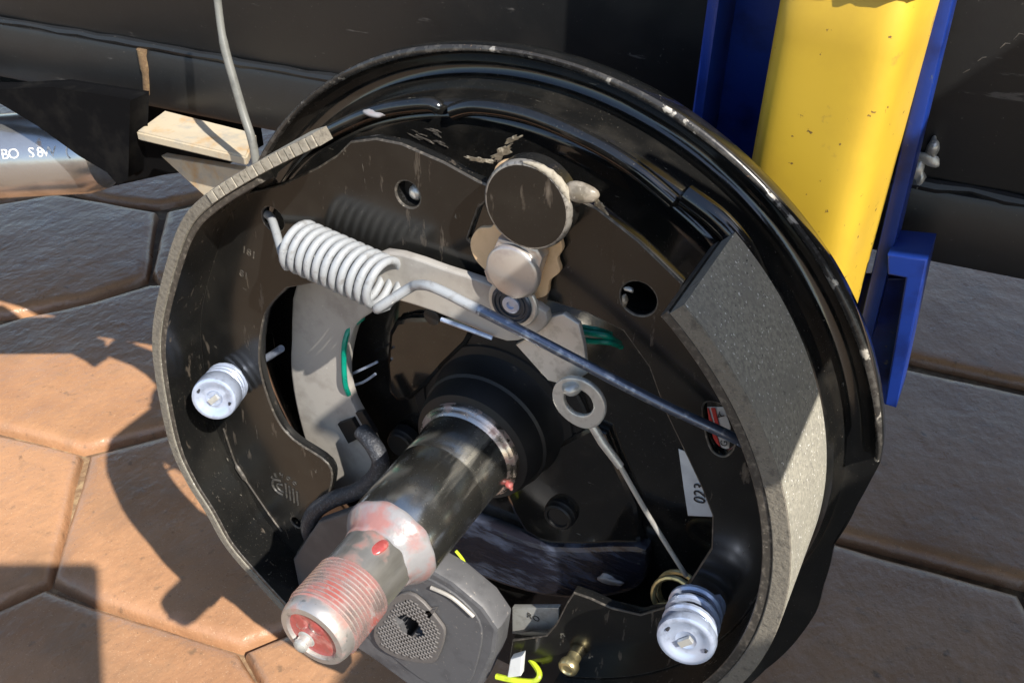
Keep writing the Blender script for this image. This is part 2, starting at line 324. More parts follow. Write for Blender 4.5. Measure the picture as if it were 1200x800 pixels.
link('added_shade_panel', box_mesh(430, 559, 20, -149, 420, 470, 3), 'matt_black', frame)  # block added out of view to hold the right of the beam in shade
link('added_shade_plate', box_mesh(196, 336, 118, 5, 296, 302, 2), 'matt_black', frame)  # made-up unseen plate, shaped to cast the shadow on the right lining
tube('added_plate_strut', [(330, 24, 306), (420, 22, 318), (700, 20, 424)], 7, 'matt_black', frame, k=5)  # made-up bar out of view, carries the shadow-casting plate
# the spring hanger
hg = plate('spring_hanger', [(-261.6, 42.8), (-191.3, 49.4), (-207.3, -26.8), (-226.0, 20.3)], -126, 6, 'primer', frame, .8)
hb = [(-261.5, 63.4), (-181.4, 66.4)]; hc = [(-267.3, 64.8), (-199.4, 65.3)]
bm = bmesh.new(); q = []
for (u, w), d in ((hb[0], -112), (hb[1], -112), (hc[1], -141), (hc[0], -141)): q.append(bm.verts.new(V(u, d, w)))
f = bm.faces.new(q); r = bmesh.ops.extrude_face_region(bm, geom=[f])
bmesh.ops.translate(bm, verts=[v for v in r['geom'] if isinstance(v, bmesh.types.BMVert)], vec=(0, 0, -.0055))
bmesh.ops.bevel(bm, geom=list(bm.edges), offset=.001, segments=2, affect='EDGES')
link('hanger_flange', from_bm(bm, 'flange'), 'primer', frame)
# first plate is painted shade over the tube end, second the black axle seat
plate('seat_and_shade_plate', [(-429.1, 56.3), (-362.5, 68.3), (-314.6, 79.3), (-255.5, 84.2), (-270.4, 35.3), (-278.6, 30.0), (-285.0, 36.1), (-306.5, 41.9), (-335.6, 53.7), (-365.1, 62.0), (-421.0, 73.1)], -106, 14, 'shade_black', frame, 1.5)
plate('seat_and_shade_plate', [(-530.7, 24.4), (-401.8, 41.9), (-257.7, 57.2), (-257.0, 19.0), (-313.3, -0.6), (-377.0, -26.6), (-386.0, -7.9), (-400.1, 23.6), (-403.6, 36.8), (-532.7, 20.2)], -170, 40, 'shade_black', frame, 1.5)
rl = (-279.3, -143.0, 98.0); rl2 = (-282.0, -143.0, 70.0)
tube('rust_run', [(rl[0], rail(rl[0], -.8), rl[2]), ((rl[0]+rl2[0])/2+1, rail(rl[0], -.8), (rl[2]+rl2[2])/2), (rl2[0], rail(rl2[0], -.8), rl2[2])], [3.2]*6+[2.6]*6+[1.6], 'rust', frame, k=6)
bl = (143.4, -188.0, 116.7); blob('sealant_lump', (bl[0], -188, bl[2]), (3, 4, 5), 'zinc_pale', frame, 3, .6)
bl = (141.9, -188.0, 102.9); blob('sealant_lump', (bl[0], -188, bl[2]), (3, 4, 5), 'zinc_pale', frame, 4, .6)
bl = (142.6, -188.0, 110.1); blob('sealant_lump', (bl[0], -188, bl[2]), (5, 2, 3), 'zinc_pale', frame, 5, .6)

for k, (x, y) in enumerate(((1137, 88), (1147, 74), (1163, 58), (1172, 48))):
    p = (152.3, -188.0, 157.0)
    u = p[0]+(x-1150)*.42; w2 = p[2]-(y-70)*.40
    tube('paint_scratch', [(u, rail(u, -4.0), w2), (u+1.4, rail(u+1.4, -4.0), w2+1.2+k*.5), (u+2.4+k*.4, rail(u+2.4, -4.0), w2+2.0+k*.2)], [.15, .35, .12], 'edge_wear', frame, 1, 6)

# ---------------------------------------------------------------- second axle tube at the far left
P0 = [(-459.7, -92.0, 6.0), (-334.0, -150.0, 20.7)]; A = Vector(P0[0]); Bq = Vector(P0[1])
ax2 = thing('axle_tube', V(*P0[1]), 'silver painted axle tube with white printed letters under the frame at far left', 'axle tube')
RA = 27
pa = [V(*(A+(Bq-A)*t)) for t in (-.6, 0, .5, .9, .97, 1.0)]
link('tube_body', tube_mesh(pa, [RA, RA, RA, RA, RA-3, RA-9], 40), 'pipe', ax2)
axd = (pa[-1]-pa[0]).normalized()
camv = V(CAMP[0], -CAMP[1], CAMP[2])
out = (camv-pa[2]); out = (out-axd*out.dot(axd)).normalized(); upv = axd.cross(out); upv = upv if upv.z > 0 else -upv
for ch, t in zip('IITTBO S8W (', [-.075+.0415*i for i in range(12)]):
    if ch == ' ': continue
    me = text_mesh(ch, 9.3, .4); base = V(*(A+(Bq-A)*(t+.52)))
    nrm = (out*math.cos(R(2))+upv*math.sin(R(2))).normalized(); tl = nrm.cross(axd)
    tl = tl if tl.z > 0 else -tl; xx = tl.cross(nrm)
    me.transform(Matrix.Translation(base+nrm*(RA*.001-.0001)) @ Matrix((xx, tl, nrm)).transposed().to_4x4() @ Matrix.Diagonal((.001, .00095, .001, 1)))
    link('printed_letter', me, 'white_ink', ax2)

# ---------------------------------------------------------------- yellow and blue jack
jk = thing('trailer_jack', V(107, -135, -300), 'yellow steel tube in a blue channel standing just behind the brake plate', 'jack')
JU, JD, JR = 107.5, -134, 28
lathe_y = [(JR, -60), (JR, 199)]
def vcyl(u, d, prof, n=72, sq=2, turn=9):
    bm = bmesh.new(); rows = []
    for i in range(n):
        a = 2*math.pi*i/n; k = (abs(math.cos(a))**sq+abs(math.sin(a))**sq)**(-1/sq); b = a+R(turn)      # a tube with well rounded flats
        rows.append([bm.verts.new(V(u+r*k*math.cos(b)*(.875 if sq > 2 else 1), d+r*k*math.sin(b)*(.875 if sq > 2 else 1), z)) for r, z in prof])
    for i in range(n):
        a, b = rows[i], rows[(i+1) % n]
        for k in range(len(prof)-1): bm.faces.new((a[k], b[k], b[k+1], a[k+1]))
    bmesh.ops.holes_fill(bm, edges=[e for e in bm.edges if e.is_boundary], sides=0)
    return from_bm(bm, 'cyl')
link('jack_tube', vcyl(JU, JD, [(JR-2, 20), (JR, 22)]+[(JR, 22+i*22) for i in range(1, 8)]+[(JR, 197), (JR-1, 198.5)], sq=5), 'yellow', jk)
link('jack_collar', vcyl(JU, JD, [(JR-3, 199), (JR+2.5, 200), (JR+3, 203), (JR+3, 300), (JR-3, 301)], sq=5), 'yellow', jk)
tube('weld_bead', [(JU+(JR+.4)*.875*(abs(math.cos(a*.12))**5+abs(math.sin(a*.12))**5)**-.2*math.cos(a*.12+R(9)), JD+(JR+.4)*.875*(abs(math.cos(a*.12))**5+abs(math.sin(a*.12))**5)**-.2*math.sin(a*.12+R(9)), 198.6+.6*math.sin(a*2.1)) for a in range(53)], [1.6+.9*abs(math.sin(a*1.3)) for a in range(53)], 'rust', jk, k=1, n=8)
link('channel_back', box_mesh(49, 128, -165, -171, 0, 330, 1), 'blue', jk)
link('channel_flange', box_mesh(49, 54, -138, -164.5, 4, 330, 1), 'blue', jk)
fl = box_mesh(127, 133.5, -146, -166, 40, 330, 1)
for v in fl.vertices: v.co.x += max(-.006, .166+.35-v.co.z)*.08          # the flange flares out towards its foot
link('channel_flange', fl, 'blue', jk)
plate('socket_side', [(140.6, 86.7), (156.1, 89.2), (162.0, 13.1), (156.8, 13.0), (150.0, 78.3), (142.8, 77.8)], -138, 26, 'blue', jk, .8)
plate('socket_back', [(113.8, 57.1), (151.1, 68.5), (158.7, 0.3), (134.6, -3.8)], -157, 6, 'blue', jk, .8)
link('socket_floor', box_mesh(90, 150, -120, -162, -42, -35.5, 1), 'blue', jk)
link('jack_foot', box_mesh(20, 110, -110, -200, -336, -326, 2), 'blue', jk)
link('jack_post', box_mesh(72, 108, -134, -164, -325.5, -42.5, 2), 'blue', jk)

# ---------------------------------------------------------------- grey cable
cb = tube('brake_cable', [(-183.3, -112.0, 171.7), (-183.5, -110.0, 148.5), (-179.9, -106.0, 129.6), (-174.0, -103.0, 112.3), (-169.0, -101.0, 97.6), (-162.6, -98.0, 81.9), (-159.9, -95.0, 56.2)], [1.9]*6*2+[2.2]*6*4+[2.2], 'cable', None, 6, 12)
finish(cb, 'thin grey cable hanging down in front of the black frame beside the rim', 'cable')

# ---------------------------------------------------------------- axle and spindle
axle = thing('trailer_axle', V(0, -120, 0), 'steel axle spindle smeared with red grease sticking out of the brake', 'axle')
lathe('axle_beam', [(30, -190), (30, -70)], 'frame', axle)
lathe('seal_boss', [(47, -66), (47, -60), (46, -59), (40, -58.6), (39.4, -59.4), (38.4, -59.4), (37.8, -58.4), (34, -58), (32.5, -56), (31.4, -47), (31.4, -45.6), (30.2, -44.6), (29.4, -38), (27.8, -34), (23, -32.5)], 'matt_black', axle, n=64)
lathe('seal_ring', [(24.4, -37), (24.6, -31), (24.2, -30), (23.6, -29.6), (23.3, -28.6), (22.4, -27.6), (21.2, -26)], 'steel_ring', axle, n=64)
lathe('spindle', [(21.8, -40), (21.8, -26), (21.0, -20), (20.9, -8), (20.6, -7.5), (20.6, -6.5), (20.9, -6), (20.4, 30.5), (19.6, 32), (16.2, 37), (14, 38)], 'steel', axle, n=72)
lathe('spindle_neck', [(13, 36), (15.0, 39), (14.9, 41), (14.7, 56), (13.5, 56.5)], 'neck_steel', axle, n=64)
# threaded end, cut as one screw thread
bm = bmesh.new(); n = 40; turns = 12; pitch = 1.86; rows = []
for i in range(n*turns+1):
    a = 2*math.pi*i/n; d = 54.6+pitch*i/n; e = min(1, i/n, (n*turns-i)/n)
    rows.append([bm.verts.new(V(r*math.cos(a), dd, r*math.sin(a))) for r, dd in ((14.3, d-.8), (14.3+1.25*e, d-.14), (14.3+1.25*e, d+.14), (14.3, d+.8), (13.9, d+1.0))])
for a, b in zip(rows, rows[1:]):
    for k in range(4): bm.faces.new((a[k], a[k+1], b[k+1], b[k]))
link('thread', from_bm(bm, 'thread'), 'thread', axle, 25)
lathe('spindle_end', [(14.5, 54), (14.6, 76.5), (14.6, 78.5), (13.9, 81.2), (13.3, 81.8), (10.9, 82), (10.5, 81.4), (10.3, 78.5)], 'end_steel', axle, n=56)
lathe('end_recess', [(10.7, 80.5), (9, 79.4), (4, 79), (0.01, 79)], 'red_grease', axle, n=40, jit=.02)
z = (-3.8, 83.0, -5.0)
lathe('grease_nipple', [(3.6, 79), (3.6, 80.5), (2.8, 81), (2.6, 83), (2.9, 83.4), (2.7, 84.6), (1.6, 85.4), (.01, 85.6)], 'zinc_pale', axle, z[0], z[2], 24)
blob('grease', (-5, 79.4, 3), (4, 1.4, 4.5), 'red_grease', axle, 1, .3)
blob('grease', (3, 79.6, 4), (5, 1.4, 3.4), 'red_grease', axle, 2, .3)
# grease pushed up round the shoulder of the spindle
bm = bmesh.new(); rows = []
for i in range(72):
    a = 2*math.pi*i/72; wv = .55*math.sin(3*a+1)+.4*math.sin(7*a)+.25*math.sin(13*a+2)
    rows.append([bm.verts.new(V(r*math.cos(a), d, r*math.sin(a))) for r, d in ((20.2, 29.0+wv), (20.55, 29.6+wv), (20.6, 30.8+wv*.6), (19.9, 32.4), (18.0, 34.8), (16.6, 37.0), (15.7, 38.8+wv*.5), (15.3, 40.2+wv), (14.5, 40.6+wv))])
for i in range(72):
    a, b = rows[i], rows[(i+1) % 72]
    for k in range(8): bm.faces.new((a[k], a[k+1], b[k+1], b[k]))
link('grease_collar', from_bm(bm, 'grease'), 'pale_grease', axle, 80)
blob('grease', (4, 46, 13.6), (4, 5, 1.2), 'red_grease', axle, 6, .3)
blob('grease', (22.5, -28, -8), (1.6, 2, 2.4), 'red_grease', axle, 7, .4)

# ---------------------------------------------------------------- drum brake
brake = thing('drum_brake', V(0, -60, 0), 'open black drum brake with shoes, white return spring and grey magnet', 'drum brake')
# backing plate
prof = [(34, -62), (60, -62), (118, -62), (136, -61.5), (141, -60.5), (144.5, -61.5), (147.5, -66), (149, -76), (150.5, -83), (153, -85.5), (157, -85.5), (160.5, -84), (162.4, -81), (162.8, -78), (163, -76.6), (163.8, -75.6), (165, -75.5), (166, -76.4), (166.2, -79), (165.8, -84), (163, -88), (157, -89.5), (150, -89), (146, -82), (143, -70), (138, -66), (60, -66), (34, -66)]
low = [(-180, 166.2), (-150, 164), (-120, 176), (-80, 184), (-60, 190), (-45, 194), (-31, 179), (-25, 173), (-20, 166), (-11, 157.5), (-1, 159), (4, 161.6), (8, 164.5), (13, 166.2), (180, 166.2)]
def rmax(deg):
    for (a, r0), (b, r1) in zip(low, low[1:]):
        if a <= deg <= b: return r0+(r1-r0)*(deg-a)/(b-a)
    return 166.2
bm = bmesh.new(); rows = []; NS = 240
for i in range(NS):
    dg = -180+360*i/NS; a = R(dg); rm = rmax(dg); cut = -150 < dg < 13; row = []
    deep = 1 if dg > -42 else max(0, (dg+60)/18)
    if dg < -140 or not cut: deep = 1
    for j, (r, d) in enumerate(prof):
        r2 = r; d2 = d
        if cut and r > 157:                       # below the hub the rim is sheared off flat
            r2 = 157+(r-157)*(rm-157)/9.2 if rm > 157 else rm
            if rm < 165 or dg < 8: d2 = -85.5 if j < 18 else -88
        if r > 141 and deep < 1: d2 = d2*deep+(-62 if j < 18 else -66)*(1-deep)
        wob = .25*math.sin(a*9+r)*(r > 160)
        row.append(bm.verts.new(V((r2+wob)*math.cos(a), d2, (r2+wob)*math.sin(a))))
    rows.append(row)
K = len(prof)
for i in range(NS):
    a, b = rows[i], rows[(i+1) % NS]
    for k in range(K):
        f = bm.faces.new((a[k], a[(k+1) % K], b[(k+1) % K], b[k]))
        if 13 <= k <= 16 and -180+360*i/NS > 10: f.material_index = 1
bp_ = link('backing_plate', from_bm(bm, 'plate'), ['gloss_black', 'chip'], brake, 50)
# embossed ridges and pads pressed into the plate
def ridge(px, r0, name='pressed_ridge'): tube(name, px, [r0*.3]+[r0]*(len(px)*6-7)+[r0*.3], 'gloss_black', bp_, 6, 12)
ridge([(-128.7, -60.0, 86.0), (-106.4, -60.0, 106.0), (-77.1, -60.0, 125.1), (-57.2, -60.0, 136.0), (-34.7, -60.0, 143.4), (-29.1, -61.0, 142.1)], 3.2)
ridge([(-24.5, -61.0, 141.7), (-11.7, -60.0, 147.1), (10.1, -60.0, 148.2), (34.7, -60.0, 143.6), (53.7, -60.0, 136.9), (71.0, -61.0, 126.5)], 3.2)
g = (-58.0, -57.0, 135.7); blob('paint_drip', (g[0], -57.5, g[2]), (5, 1.6, 1.7), 'pale_grease', bp_, 78, .3)
ridge([(72.2, -60.0, 132.4), (86.4, -58.0, 126.8), (97.4, -57.0, 118.3), (105.6, -57.0, 106.6)], 4.5)
plate('pressed_pad', sm2([(-30.3, -72.6), (-7.7, -68.8), (30.3, -66.2), (74.7, -43.1), (80.6, -51.3), (78.8, -69.9), (59.3, -88.5), (32.1, -102.8), (-2.5, -109.1), (-28.5, -106.7)], 3), -54, 9, 'grease_streak', bp_, 3)
plate('pressed_pad', sm2([(9.1, -33.2), (45.7, 13.9), (59.8, 0.2), (76.7, -44.9), (29.0, -69.8), (9.7, -55.7)], 2), -57, 6, 'gloss_black', bp_, 2.4)
plate('pressed_pad', sm2([(-57.6, 28.4), (-45.3, 41.1), (-9.8, 49.3), (-27.7, 19.5), (-47.5, -8.4), (-59.8, -7.9)], 2), -57, 6, 'gloss_black', bp_, 2.4)
g = (67.1, -53.0, -70.7); blob('grease', (g[0], -53.5, g[2]), (6, 1.6, 3.2), 'pale_grease', bp_, 8, .7)
b0 = (35.9, -54.0, -42.5)
lathe('mounting_bolt', [(8, -60), (8, -55), (7.4, -54.4), (7.2, -52.5), (6.4, -51.8), (5.4, -52), (5, -53), (.01, -53)], 'matt_black', bp_, b0[0], b0[2], 24)
b0 = (-51.8, -54.0, -35.4)
lathe('mounting_bolt', [(8, -60), (8, -55), (7.4, -54.4), (7.2, -52.5), (6.4, -51.8), (.01, -52)], 'matt_black', bp_, b0[0], b0[2], 24)
# labels on the plate, seen through the openings of the shoe
lab = plate('paper_label', [(85.3, 15.1), (99.3, 14.5), (110.9, -12.9), (94.2, -20.1), (90.1, -4.5)], -61, .4, 'paper', bp_, .1)
t0 = (97.4, -60.6, -3.2); text('label_text', '023-', 7.5, t0[0]+.3, -60.4, t0[2], 97, 'dark_ink', lab, .2)
st = plate('warning_sticker', [(93.9, 47.7), (102.4, 51.1), (106.5, 42.8), (107.7, 30.8), (102.4, 28.5), (96.6, 38.7)], -52, .4, 'paper', bp_, .1)
for q in ([(94.7, 47.9), (96.7, 48.7), (104.6, 30.8), (102.7, 29.9)], [(97.7, 49.1), (99.3, 49.8), (103.0, 39.5), (102.2, 37.8)]): plate('sticker_stripe', q, -51.5, .3, 'red_ink', st, .05)
t0 = (101.8, -51.5, 47.3); text('sticker_text', 'A', 4, t0[0], -51.3, t0[2], 150, 'dark_ink', st, .2)
t0 = (105.5, -51.5, 34.3); text('sticker_text', 'G', 4, t0[0], -51.3, t0[2], 100, 'dark_ink', st, .2)

# left shoe
L_edge = [(-43.6, 151.3), (-71.0, 134.3), (-99.5, 113.9), (-116.6, 96.5), (-132.9, 67.3), (-147.2, 34.5), (-152.9, 5.6), (-154.4, -36.1), (-148.6, -60.1), (-139.3, -78.1), (-130.2, -98.8), (-113.7, -116.3), (-95.1, -133.0)]
line = sm2(L_edge, 7, False)
def loft(line, t0, t1, d0, d1, parent, name, mats, mi, taper=0):
    bm = band_mesh(line, t0, t1, d0, d1, .4, taper)
    bm.faces.ensure_lookup_table()
    for i, f in enumerate(bm.faces): f.material_index = mi[i % 6] if i < (len(line)-1)*6 else mi[0]
    bmesh.ops.recalc_face_normals(bm, faces=bm.faces)
    me = bpy.data.meshes.new(name); bm.to_mesh(me); bm.free()
    return link(name, me, mats, parent, 40)
LW = [(16.7, 134.9), (8.5, 136.2), (-5.4, 140.1), (-23.3, 143.2), (-34.3, 142.7), (-46.0, 138.8), (-52.9, 131.7), (-62.5, 124.5), (-81.5, 112.6), (-96.9, 97.8)]
hole_l = (-100.5, -24.0, -87.9); hole_t = (-21.3, -24.0, 123.3)
Lin = [(u, w) for u, w in line]
def inner(line, t):
    P = [Vector(q) for q in line]; o = []
    for i in range(len(P)):
        tt = (P[min(i+1, len(P)-1)]-P[max(i-1, 0)]).normalized(); o.append(tuple(P[i]+Vector((-tt.y, tt.x))*t))
    return o
edge_in = inner(line, 7.0)
LI = [(-107.8, -157.6), (-106.2, -122.5), (-93.0, -94.3), (-85.7, -79.3), (-74.1, -49.7), (-74.5, -34.6), (-93.7, -28.0), (-102.4, -19.7), (-107.3, -3.6), (-108.6, 13.8), (-104.7, 32.2), (-98.4, 47.3), (-86.0, 62.0), (-55.8, 76.4), (-22.1, 88.2), (8.6, 91.5), (15.2, 96.5), (10.7, 106.3), (4.2, 111.7), (8.5, 125.1)]
web_l = LW[:-1]+edge_in[16:]+sm2(LI[:3], 3, False)[:-1]+sm2(LI[2:13], 4, False)+LI[13:]
holes = [circle(hole_l[0], hole_l[2], 3.4, 18), circle(hole_t[0], hole_t[2], 5.2, 20)]
sl_h = (-87.6, -24.0, 94.8); holes.append(circle(sl_h[0]-1, sl_h[2], 5.5, 18))
shoe_l = plate('brake_shoe', web_l, -24, 5, 'shoe_black', brake, .7, holes, 'edge_wear'); shoe_l['label'] = 'left brake shoe with thin tan lining edge and stamped marks'
loft(line[8:], 4.9, 7.6, -.6, -52, shoe_l, 'shoe_table', ['shoe_black', 'edge_wear'], [1, 1, 1, 0, 0, 0], 50)
loft(line, 0, 4.8, 0, -53, shoe_l, 'brake_lining', ['lining', 'lining_side'], [1, 1, 1, 0, 0, 0], 62)
lathe('shoe_dimple', [(5.4, -25), (5.2, -26.5), (5.0, -29.5), (.01, -30)], 'matt_black', shoe_l, hole_t[0], hole_t[2], 24, fill=False)
lathe('shoe_rivet', [(3.2, -30), (3.0, -27.4), (2.2, -26.2), (1.2, -25.7), (.01, -25.5)], 'zinc_pale', shoe_l, hole_t[0]+1.3, hole_t[2]-.4, 24)
# grooves on the lit upper end of the lining: raised ribs along the cut side
dist = [0]
for a, b in zip(line, line[1:]): dist.append(dist[-1]+(Vector(b)-Vector(a)).length)
def along(x):
    for i in range(len(line)-1):
        if dist[i+1] >= x:
            t = (x-dist[i])/(dist[i+1]-dist[i]); return Vector(line[i]).lerp(Vector(line[i+1]), t), (Vector(line[i+1])-Vector(line[i])).normalized()
rnd = random.Random(3)
x = .4
while x < 62:
    wd = rnd.uniform(3.4, 5.2); q = []
    for y, dp in ((x, .3), (x+wd*.5, .2), (x+wd-.6, .3), (x+wd-.5, 4.5), (x+wd*.5, 4.6), (x+.2, 4.5)):
        p, tn = along(y); p = p+Vector((-tn.y, tn.x))*dp; q.append((p.x, p.y))
    plate('lining_block', q, rnd.uniform(.35, .7), .8, 'lining_block', shoe_l, .12)
    x += wd
# stamped writing and emblem on the left shoe
t0 = (-104.5, -24.0, 74.4); text('stamped_number', '181', 5.2, t0[0], -23.9, t0[2], -14, 'edge_wear', shoe_l, .4)
t0 = (-109.5, -24.0, 61.7); text('stamped_number', '81', 5, t0[0], -23.9, t0[2], -14, 'edge_wear', shoe_l, .4)
e0 = (-104.7, -24.0, -65.2)
for k, ch in enumerate('SEMCO'):
    a = R(165-k*30); text('stamped_letter', ch, 3.4, e0[0]+8.5*math.cos(a)+1, -23.8, e0[2]+7*math.sin(a)+2, -15+60-k*30, 'stamp', shoe_l, .5)
tube('stamped_emblem', [(e0[0]+x, -23.8, e0[2]+y) for x, y in ((-2, 4.5), (-6, 3.5), (-8, 0), (-6.5, -4), (-2, -5.5))], .7, 'stamp', shoe_l, 4, 8)
tube('stamped_emblem', [(e0[0]+x, -23.8, e0[2]+y) for x, y in ((-1, 2), (-4, 1.5), (-5, -.6), (-3.5, -2.6), (-1, -3))], .55, 'stamp', shoe_l, 4, 8)
for k in range(4): tube('stamped_emblem', [(e0[0]+1+k*2.3, -23.8, e0[2]+4-k*.8), (e0[0]+.5+k*2.3, -23.8, e0[2]-6-k*.7)], .55, 'stamp', shoe_l, 1, 8)
tube('weld_mark', [(-140.1, -23.6, -39.3), (-136.6, -23.6, -60.1), (-132.8, -23.6, -68.1), (-125.6, -23.6, -79.6), (-117.2, -23.6, -92.0), (-111.4, -23.6, -99.5)], [.5]*8+[1.4]*6+[.5]*17, 'edge_wear', shoe_l, 6, 8)
bq = (-115.8, -24.0, -111.3); blob('weld_spot', (bq[0], -23.4, bq[2]), (1.6, 1, 1.6), 'zinc_pale', shoe_l, 5, .2, 2)

# right shoe
RC = (-3.0, 12.0); RR = 150
arcp = lambda r, a0, a1, n: [(RC[0]+r*math.cos(R(a0+(a1-a0)*i/n)), RC[1]+r*math.sin(R(a0+(a1-a0)*i/n))) for i in range(n+1)]
r_line = arcp(RR, -62, 49.3, 72); t_line = arcp(RR, -66, 49.6, 76)
RO = [(42.1, 140.0), (54.2, 137.4), (69.8, 129.4), (86.8, 117.9), (86.2, 106.1)]
RIa = [(26.8, 91.9), (37.2, 95.3), (54.3, 94.9), (67.8, 92.0), (78.9, 80.1), (86.7, 63.5), (97.2, 46.4), (105.4, 32.8), (111.2, 21.2), (113.3, 4.4), (107.1, -20.0), (100.4, -37.6), (89.3, -49.6), (76.0, -52.9), (65.3, -52.3), (57.9, -53.1), (55.0, -61.7), (50.8, -78.5), (46.1, -90.1), (28.3, -104.9), (26.8, -122.5), (29.7, -159.7)]
web_r = RO+arcp(RR-10.2, 40, -64, 50)+list(reversed(RIa[1:]))
hx = (72.1, -24.0, 107.1); slot = [(100.8, 69.9), (104.1, 73.6), (108.6, 72.3), (113.0, 64.3), (113.7, 56.1), (110.6, 51.4), (105.6, 54.2)]
shoe_r = plate('brake_shoe', web_r, -24, 5, 'shoe_black', brake, .7, [circle(hx[0], hx[2], 6.6, 26), sm2(slot, 4)], 'edge_wear')
shoe_r['label'] = 'right brake shoe with broad speckled grey lining, half in shadow'
loft(t_line, 6.6, 10.2, -.6, -52, shoe_r, 'shoe_table', ['shoe_black', 'edge_wear'], [1, 1, 1, 0, 0, 0])
loft(r_line, 0, 6.5, 0, -53, shoe_r, 'brake_lining', ['lining', 'lining_side'], [1, 1, 1, 0, 0, 0])
lathe('shoe_dimple', [(6.5, -24.6), (6.7, -29), (6.3, -40), (.01, -41)], 'shade_black', shoe_r, hx[0], hx[2], 26, fill=False)
h1 = (68.7, -23.8, 109.7); blob('paint_burr', (h1[0], -23.6, h1[2]), (2.2, .8, 1.2), 'zinc_pale', shoe_r, 9, .6, 2)
h1 = (67.2, -23.8, 105.7); blob('paint_burr', (h1[0], -23.6, h1[2]), (1, .8, 1.8), 'goo', shoe_r, 10, .6, 2)
for x, y in ((668, 712), (680, 735), (640, 760)):
    pass

# anchor pin, guide plate, pivot block
c = (33.4, -12.0, 137.7)
lathe('anchor_pin', [(9, -29), (9, -20.8), (16.0, -20.6), (16.2, -14.5), (15.9, -13), (15.0, -12.2), (14.8, -12), (.01, -11.9)], 'shoe_black', brake, c[0], c[2], 56)
lathe('pin_wear_ring', [(16.25, -14.4), (16.0, -12.9), (15.4, -12.2), (15.0, -12.05)], 'edge_bright', brake, c[0], c[2], 56)
tube('grease_bead', [(c[0]+15.8*math.cos(R(a)), -13+.5*math.sin(a), c[2]+15.8*math.sin(R(a))) for a in range(18, 100, 6)], [.4, .8, 1.3, 1.7, 1.5, 1.7, 1.4, 1.6, 1.2, 1.4, 1.0, .8, .7, .4], 'lining_block', brake, 1, 10)
plate('guide_plate', sm2([(17.1, 144.9), (23.5, 148.9), (36.3, 150.7), (45.7, 139.6), (44.9, 130.7), (42.7, 125.5), (43.9, 120.5), (42.2, 115.9), (43.5, 111.4), (39.7, 106.0), (38.7, 99.9), (32.6, 96.5), (24.9, 95.9), (14.8, 102.0), (9.1, 106.5), (7.3, 112.8), (10.5, 119.3), (16.7, 122.4), (15.2, 131.8)], 4), -20.5, 2.4, 'tan', brake, .3)
plate('pivot_block', [(21.9, 121.8), (37.5, 121.9), (39.6, 118.8), (35.7, 101.5), (28.3, 98.0), (17.7, 102.7), (16.3, 106.6)], -14, 6, 'pin_face', brake, 1.2)
pc = (28.6, -12.0, 110.7)
lathe('pivot_cap', [(10.4, -15), (10.4, -13), (10, -12.2), (9.2, -11.8), (.01, -11.5)], 'pin_face', brake, pc[0], pc[2], 44)
gl = (51.6, -16.0, 145.9); blob('grease_lump', (gl[0], -16, gl[2]), (6.5, 3, 3.6), 'stub', brake, 14, .14)
rnd = random.Random(21)
def flake(x, y, d, a, b, ang, seed, m='goo'):
    # a thin smear with a ragged outline lying on the surface
    rn = random.Random(seed); n = 26; o = []
    for i in range(n):
        t = 2*math.pi*i/n; k = rn.uniform(.55, 1.15)
        p = Vector((a*k*math.cos(t), b*k*math.sin(t))); p.rotate(Matrix.Rotation(R(ang), 2)); o.append((x+p.x, y+p.y))
    plate('grease_smear', sm2(o, 2), d, .5, m, brake, .15)
for (x, y, z), a, b, an, sd, mm in (((17.4, -26.0, 148.5), 6, 2.0, 42, 1, 'goo'), ((14.4, -40.0, 147.6), 4, 1.2, 30, 2, 'goo'), ((9.4, -26.0, 144.1), 7, 1.0, 5, 3, 'goo'), ((27.2, -30.0, 146.6), 4, 3, 60, 4, 'grease_streak'), ((41.3, -20.0, 147.8), 5, 2, -40, 5, 'pale_grease'), ((54.9, -26.0, 138.0), 4, 1.5, -40, 6, 'goo')):
    flake(x, z, y+1.5, a, b, an, sd, mm)
rnd = random.Random(11)
for k in range(16):
    c2 = (-33.7, -61.0, 131.5); u = c2[0]+rnd.uniform(-13, 15); w2 = c2[2]+rnd.uniform(-5, 5)-(u-c2[0])*.12
    flake(u, w2, -61.2, rnd.uniform(1.5, 4.2), rnd.uniform(.25, .6), -8+rnd.uniform(-12, 12), 50+k, 'edge_wear')

# actuating lever with its pivot screw, cable guide and cable
lv = plate('actuating_lever', sm2([(-33.6, 96.9), (-20.9, 101.4), (-2.1, 100.6), (14.6, 100.2), (30.9, 97.9), (40.6, 95.2), (40.3, 88.4), (33.5, 81.5), (25.1, 77.0), (13.3, 77.6), (-6.3, 79.8), (-23.5, 79.7), (-34.0, 79.2)], 2), -17, 4, 'lever', brake, .8)
sp_ = (27.6, -14.0, 95.6)
for nm, pr, mm in (('pivot_washer', [(10, -17), (10, -15.8), (9.6, -15.4), (.01, -15.4)], 'zinc_pale'), ('screw_rim', [(8, -16), (8, -14.6), (7.5, -14.2), (6.7, -14.2), (6.5, -14.8), (5.8, -14.8), (5.6, -14.4), (5, -14.4), (4.8, -15), (.01, -15)], 'dark_zinc'), ('screw_core', [(3.4, -15.2), (3.4, -14.2), (2.8, -14), (1.6, -14), (1.4, -14.9), (.01, -14.9)], 'zinc')):
    lathe(nm, pr, mm, lv, sp_[0], sp_[2], 36)
plate('cable_guide', [(38.9, 90.1), (45.6, 93.8), (51.9, 91.4), (54.5, 83.2), (56.7, 70.8), (48.9, 62.2), (41.0, 61.7), (26.7, 73.5), (31.6, 78.4)], -21, 2.6, 'zinc_pale', brake, .5)
e = (56.9, -15.0, 62.1); ec = Vector((e[0], -8, e[2]))
